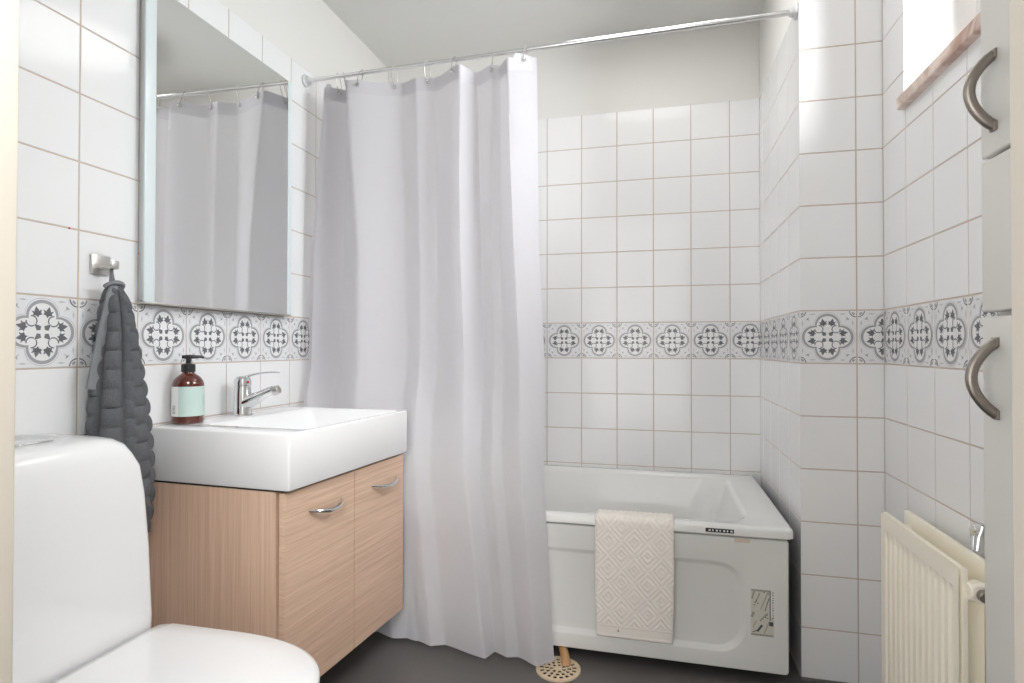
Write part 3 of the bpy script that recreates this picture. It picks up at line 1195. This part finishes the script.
def u_at(x, z):
    best = min(CP, key=lambda u: abs(curt(u, z)[0] - x))
    return best
ring_labels = ['curtain ring nearest the left wall, close beside its neighbour on the rod',
               'second curtain ring from the left wall, crowded against the first one',
               'third curtain ring from the left wall, above a smooth hem sag',
               'fourth curtain ring from the left wall, left of the double ring gap',
               'fifth curtain ring counted from the left wall, near the middle of the rod',
               'third curtain ring counted from the open right edge of the curtain',
               'curtain ring next to the last one, at the narrow fold',
               'last curtain ring at the open right edge of the curtain']
for n, hx in enumerate(HOOKX):
    rp = rodp(hx)
    zt_ = 2.0385
    u = u_at(hx, 2.05)
    ex, ey = curt(u, zt_)
    zt_ = ztop(hx, u) - .020
    ex, ey = curt(u, zt_)
    # eyelet belongs to the curtain
    mb = MB()
    mb.tube([(ex + .0062 * math.cos(a), ey - .0028, zt_ + .0062 * math.sin(a)) for a in [2 * PI * i / 16 for i in range(16)]], .0020, 8, closed=True)
    obj('eyelet', mb, 'steel', curtain)
    t = thing('curtain_ring', 'chrome wire ' + ring_labels[n], 'curtain ring', (rp.x, rp.y, rp.z), 'rings on the shower curtain rod')
    mb = MB()
    top, bot_ = rp.z + .0118, zt_ - .002
    zc = (top + bot_) / 2
    hh = (top - bot_) / 2
    tw = [.2, -.3, .1, .55, .7, .35, -.2, .1][n]
    pts = []
    for i in range(28):
        a = 2 * PI * i / 28
        wv = .0120 * math.cos(a)
        zz = zc + hh * math.sin(a)
        f = (1 - math.sin(a)) / 2
        pts.append((rp.x * (1 - f) + ex * f + wv * math.sin(tw), (rp.y * (1 - f) + (ey - .001) * f) + wv * math.cos(tw), zz))
    mb.tube(pts, .0013, 8, closed=True)
    obj('wire_loop', mb, 'wire', t)
    mb = MB()
    c_ = Vector((ex, ey - .0085, zt_ - .002))
    mb.lathe([(.0004, -.0058), (.0036, -.0046), (.0058, 0), (.0036, .0046), (.0004, .0058)], c_, 14)
    obj('bead', mb, 'chrome', t)

# ------------------------------------------------------------------ toilet
toi = thing('toilet', 'white toilet with closed lid and tall cistern beside the oak vanity', 'toilet', (.36, -1.845, 0))
TY = -1.842
mb = MB()
def tring(x0, x1, hw, r, z, n=7):
    pts = rrect((x0 + x1) / 2, TY, x1 - x0, hw * 2, r, n)
    return [(x, y + 0, z) for x, y in pts]
rings = []
for z, x1, hw, r in ((.375, .250, .166, .03), (.385, .258, .169, .03), (.45, .2605, .168, .03), (.60, .2585, .161, .03), (.72, .2555, .152, .032), (.78, .252, .1435, .034), (.809, .248, .137, .036), (.829, .241, .127, .040), (.842, .229, .112, .045), (.848, .212, .094, .05), (.850, .18, .07, .05)):
    rings.append(tring(.012, x1 + .004, hw + .010, r * (.55 if z < .8 else 1), z))
mb.loft(rings)
obj('cistern', mb, 'toilet', toi, 60)
mb = MB()
mb.box(.120, .185, TY - .052, TY + .012, .8485, .8545, .002, 3)
obj('flush_button', mb, 'chrome', toi)
mb = MB()
def dring(xb, xf, hw, z, n=40, p=2.35):
    """D-shaped ring: straight back at xb, rounded front at xf."""
    pts = []
    xm = xb + (xf - xb) * .42
    for i in range(n + 1):
        a = -PI / 2 + PI * i / n
        c, s = math.cos(a), math.sin(a)
        pts.append((xm + (xf - xm) * abs(c) ** (2 / p), TY + hw * math.copysign(abs(s) ** (2 / p), s), z))
    for y, x in ((hw * .985, xb + .03), (hw * .92, xb + .004), (hw * .8, xb), (-hw * .8, xb), (-hw * .92, xb + .004), (-hw * .985, xb + .03)):
        pts.append((x, TY + y, z))
    return pts
mb.loft([dring(.03, .52, .115, 0), dring(.03, .52, .112, .06), dring(.03, .55, .118, .16), dring(.03, .62, .150, .26), dring(.03, .70, .178, .35), dring(.03, .715, .186, .382), dring(.03, .712, .184, .388)], 0, True)
obj('bowl', mb, 'toilet', toi, 60)
mb = MB()
mb.loft([dring(.268, .722, .186, .3895), dring(.266, .727, .190, .392), dring(.266, .727, .190, .401), dring(.268, .724, .188, .404)], 0, True)
obj('seat', mb, 'toilet', toi, 60)
mb = MB()
mb.loft([dring(.2715, .747, .196, .4065), dring(.270, .752, .200, .409), dring(.270, .752, .200, .417), dring(.2712, .749, .198, .4205), dring(.274, .740, .191, .4235), dring(.29, .66, .15, .4255), dring(.32, .56, .07, .4265)], 0, True)
obj('lid', mb, 'toilet', toi, 60)
for s in (-1, 1):
    mb = MB()
    mb.cyl((.272, TY + s * .075 - .016, .398), (.272, TY + s * .075 + .016, .398), .008, 14, bev=.002)
    obj('hinge', mb, 'chrome', toi)

# ------------------------------------------------------------------ towel hook and towel
hk = thing('towel_hook', 'small square brushed steel hook on the left wall tiles', 'hook', (0, -1.581, 1.243))
mb = MB()
mb.box(.0012, .008, -1.606, -1.557, 1.219, 1.267, .0012)
obj('plate', mb, 'steel', hk)
mb = MB()
mb.box(.008, .050, -1.590, -1.570, 1.232, 1.238, .0015)
mb.box(.046, .051, -1.590, -1.570, 1.232, 1.252, .0018)
obj('peg', mb, 'steel', hk)

tow = thing('hand_towel', 'charcoal ribbed terry towel hanging from the square wall hook', 'towel', (.04, -1.58, 1.19))
TZ0, TZ1 = 1.196, .560
tk = [  # z, left Y, right Y, near X, far X
    (1.196, -1.590, -1.566, .030, .052),
    (1.180, -1.596, -1.559, .024, .064),
    (1.150, -1.602, -1.549, .016, .074),
    (1.080, -1.612, -1.536, .012, .086),
    (.980, -1.626, -1.519, .010, .094),
    (.870, -1.636, -1.502, .010, .100),
    (.760, -1.640, -1.491, .010, .102),
    (.660, -1.634, -1.488, .010, .100),
    (.590, -1.626, -1.492, .012, .096),
    (.560, -1.620, -1.498, .018, .088),
]
def tkv(z):
    for a, b in zip(tk[:-1], tk[1:]):
        if z >= b[0]:
            s = (a[0] - z) / (a[0] - b[0])
            return [a[i] + (b[i] - a[i]) * s for i in range(1, 5)]
    return list(tk[-1][1:])
mb = MB()
NT, NA = 230, 120
rings = []
for i in range(NT + 1):
    z = TZ0 + (TZ1 - TZ0) * i / NT
    yl, yr, xn, xf = tkv(z)
    cyy, cxx, hy, hx = (yl + yr) / 2, (xn + xf) / 2, (yr - yl) / 2, (xf - xn) / 2
    ring_ = []
    fade = min(1, i / 14)
    for j in range(NA):
        a = 2 * PI * j / NA
        c, s = math.cos(a), math.sin(a)      # c -> out of wall, s -> along wall
        q_ = 3 * (a + .85)
        lobe = abs(math.cos(q_)) ** .55
        ph = int(math.floor(q_ / PI + .5)) * 1.25
        rib = abs(math.sin((TZ0 - z) / .046 * PI + ph)) ** .5
        k = 1 + fade * .26 * (lobe - .6)
        dx = hx * c * k + fade * (.010 * rib * lobe - .004) * c
        dy = hy * (abs(s) ** .85) * math.copysign(1, s) * (1 + (k - 1) * .6) + fade * .010 * (rib * lobe - .4) * s
        zz = z + (0.010 * s * s * 0)
        ring_.append((max(.004, cxx + dx), cyy + dy, zz))
    rings.append(ring_)
mb.loft(rings)
obj('terry_cloth', mb, 'towel', tow, 80)
# smooth woven border folded along the left side
mb = MB()
vs, fs = [], []
bl = [(1.190, -1.594, .050), (1.170, -1.604, .052), (1.120, -1.614, .050), (1.060, -1.626, .048), (.990, -1.640, .046), (.940, -1.650, .046)]
NB = 20
for i in range(NB + 1):
    s = i / NB * (len(bl) - 1)
    k = min(int(s), len(bl) - 2)
    f = s - k
    z, y, x = [bl[k][q] + (bl[k + 1][q] - bl[k][q]) * f for q in range(3)]
    wd = .010 + .018 * min(1, i / NB * 1.6)
    for dy, dx in ((0, -.002), (0, .003), (wd, .012), (wd, .006)):
        vs.append((x + dx, y + dy, z - dy * .15))
for i in range(NB):
    for j in range(4):
        k = (j + 1) % 4
        fs.append((i * 4 + j, i * 4 + k, (i + 1) * 4 + k, (i + 1) * 4 + j))
fs.append((3, 2, 1, 0))
fs.append(tuple(NB * 4 + j for j in range(4)))
mb.add(vs, fs, 0, True)
# rim of the gathered top
mb.tube([(.042 + .016 * math.sin(a), -1.579 + .023 * math.cos(a), 1.186 + .012 * math.sin(a)) for a in [PI * i / 14 for i in range(15)]], .0052, 10)
o = obj('woven_border', mb, 'towel_hem', tow, 50)
o['label'] = 'smooth flat-woven grey border'
mb = MB()
lp = [(.040, -1.584, 1.186), (.041, -1.5835, 1.215), (.040, -1.581, 1.236), (.036, -1.579, 1.2425), (.032, -1.577, 1.236), (.034, -1.5745, 1.215), (.040, -1.573, 1.186)]
for s in range(len(lp) - 1):
    a, b = Vector(lp[s]), Vector(lp[s + 1])
    d = Vector((.0045, 0, 0))
    n = Vector((0, .0012, .0006))
    mb.add([a - d - n, a + d - n, a + d + n, a - d + n, b - d - n, b + d - n, b + d + n, b - d + n],
           [(0, 1, 2, 3), (7, 6, 5, 4), (0, 4, 5, 1), (1, 5, 6, 2), (2, 6, 7, 3), (3, 7, 4, 0)])
obj('hanging_loop', mb, 'towel_hem', tow)

# ------------------------------------------------------------------ radiator
rad = thing('radiator', 'cream double-panel radiator on the right wall below the window', 'radiator', (R - .07, -1.22, .11))
RX = R - .104
ry0, ry1, rz0, rz1 = -1.424, -1.018, .110, .612
def panel(nm, xf, y0_, y1_, z1_, th, fluted):
    mb = MB()
    mb.box(xf + .004, xf + th, y0_, y1_, rz0, z1_, .003)
    if fluted:
        # pressed front sheet: flat border and vertical flutes
        nfl = 12
        b = .022
        W_ = y1_ - y0_ - 2 * b
        ys = [y0_ + .001, y0_ + b * .8]
        hs = [0, 0]
        for k in range(nfl):
            c0 = y0_ + b + W_ * k / nfl
            p = W_ / nfl
            for f, h_ in ((.08, 0), (.22, .0055), (.62, .0055), (.78, 0)):
                ys.append(c0 + p * f)
                hs.append(h_)
        ys += [y1_ - b * .8, y1_ - .001]
        hs += [0, 0]
        zs = [(rz0 + .001, 0), (rz0 + .035, 0), (rz0 + .050, 1), (z1_ - .058, 1), (z1_ - .040, 0), (z1_ - .001, 0)]
        vs, fs = [], []
        for z, k in zs:
            for y, h_ in zip(ys, hs):
                vs.append((xf + h_ * k, y, z))
        n = len(ys)
        for i in range(len(zs) - 1):
            for j in range(n - 1):
                a = i * n + j
                fs.append((a, a + 1, a + n + 1, a + n))
        mb.add(vs, fs, 0, False)
    return obj(nm, mb, 'radiator', rad)
panel('front_panel', RX, ry0, ry1, rz1, .016, True)
panel('rear_panel', R - .044, ry0 + .0, ry1 + .03, rz1, .018, False)
for y in (ry0 - .000, ry1 - .02):
    mb = MB()
    mb.cyl((RX + .012, y - .004, rz1 - .040), (R - .045, y - .004, rz1 - .040), .017, 18, bev=.003)
    mb.cyl((RX + .030, y - .018, rz1 - .040), (RX + .030, y + .012, rz1 - .040), .019, 18, bev=.003)
    obj('connector', mb, 'radiator', rad)
mb = MB()
mb.cyl((RX + .030, ry0 - .034, rz1 - .040), (RX + .030, ry0 - .018, rz1 - .040), .011, 16, bev=.002)
o = obj('end_plug', mb, 'bronze', rad)
o['label'] = 'copper coloured end plug'
mb = MB()
for k in range(22):
    y = ry0 + .035 + k * (ry1 - ry0 - .06) / 21
    mb.box(RX + .017, R - .046, y, y + .0012, rz0 + .03, rz1 - .075)
obj('convector_fins', mb, 'radiator', rad)
for y in (ry0 + .06, ry1 - .07):
    mb = MB()
    mb.box(R - .026, R - .0012, y, y + .03, rz0 + .06, rz1 - .06, .002)
    obj('wall_bracket', mb, 'steel', rad)
# small chrome pipe clip on the tiles above the radiator
mb = MB()
mb.tube([(R - .004, -1.278, .662), (R - .010, -1.281, .652), (R - .018, -1.285, .634), (R - .020, -1.290, .608), (R - .017, -1.297, .590)], .0042, 10)
mb.tube([(R - .004, -1.296, .662), (R - .012, -1.298, .640), (R - .017, -1.301, .612)], .0042, 10)
mb.cyl((R - .0015, -1.286, .652), (R - .020, -1.286, .652), .013, 18, bev=.003)
tag(obj('chrome_pipe_clip', mb, 'chrome'), 'small chrome pipe and clip on the tiles just above the radiator end', 'pipe')

# ------------------------------------------------------------------ tall cabinet at the right
CX = 1.83
tc_ = thing('tall_cabinet', 'tall white lacquered cabinet with bow handles at the right beside the doorway', 'cabinet', (1.93, -2.0, 0))
mb = MB()
mb.box(CX + .0205, R - .002, -2.300, -1.696, .06, 2.10, .001)
mb.box(CX + .05, R - .002, -2.295, -1.72, 0, .06)
obj('carcass', mb, 'cabinet', tc_)
def cdoor(nm, z0, z1, hz=None):
    mb = MB()
    mb.box(CX, CX + .019, -2.298, -1.692, z0, z1, .004, 3)
    d = obj(nm, mb, 'cabinet', tc_)
    if hz:
        mb = MB()
        rg = []
        for i in range(21):
            k = i / 20
            a = PI * k
            out = .032 * math.sin(a) ** .80
            z = hz[0] + (hz[1] - hz[0]) * k
            dn = Vector((-math.cos(a) * .0, 0, 1))
            # flat oval section
            ring_ = []
            tz = (hz[1] - hz[0])
            tx = -.032 * .8 * PI * math.cos(a) / max(.35, math.sin(a) ** .2)
            l = math.hypot(tz, tx)
            nx_, nz_ = -tz / l, tx / l
            for j in range(12):
                b = 2 * PI * j / 12
                e = .0078 * math.cos(b)
                ring_.append((CX - out + nx_ * e, -1.731 + .0068 * math.sin(b), z + nz_ * e))
            rg.append(ring_)
        mb.loft(rg)
        for zz in hz:
            mb.box(CX - .004, CX + .001, -1.739, -1.723, zz - .007, zz + .007, .0015)
        obj('handle', mb, 'bronze', d)
    return d
cdoor('door', 1.3255, 2.098, (1.364, 1.470))
cdoor('door', 1.0925, 1.3205)
cdoor('door', .062, 1.0855, (.941, 1.047))

# ------------------------------------------------------------------ fill light added on the ceiling over the bath, out of view
LC = Vector((1.30, -.66, CEIL))
fill_lamp = thing('ceiling_fill_light', 'large flat round opal fill light added on the ceiling, out of view', 'fill light', LC)
mb = MB()
mb.lathe([(.0005, -.0005), (.312, -.0005), (.314, -.003), (.314, -.028), (.310, -.031), (.302, -.031), (.302, -.020), (.0005, -.020)], LC, 40)
obj('housing', mb, 'window_frame', fill_lamp)
lm = bpy.data.materials.new('fill_opal_glow')
lm.use_nodes = True
p = lm.node_tree.nodes['Principled BSDF']
p.inputs['Base Color'].default_value = (.8, .8, .78, 1)
p.inputs['Emission Color'].default_value = (1.0, .985, .96, 1)
p.inputs['Emission Strength'].default_value = FILL_L
M['opal'] = lm
mb = MB()
mb.lathe([(.0005, -.022), (.300, -.022), (.300, -.030), (.23, -.037), (.12, -.042), (.0005, -.044)], LC, 40)
obj('diffuser', mb, 'opal', fill_lamp)
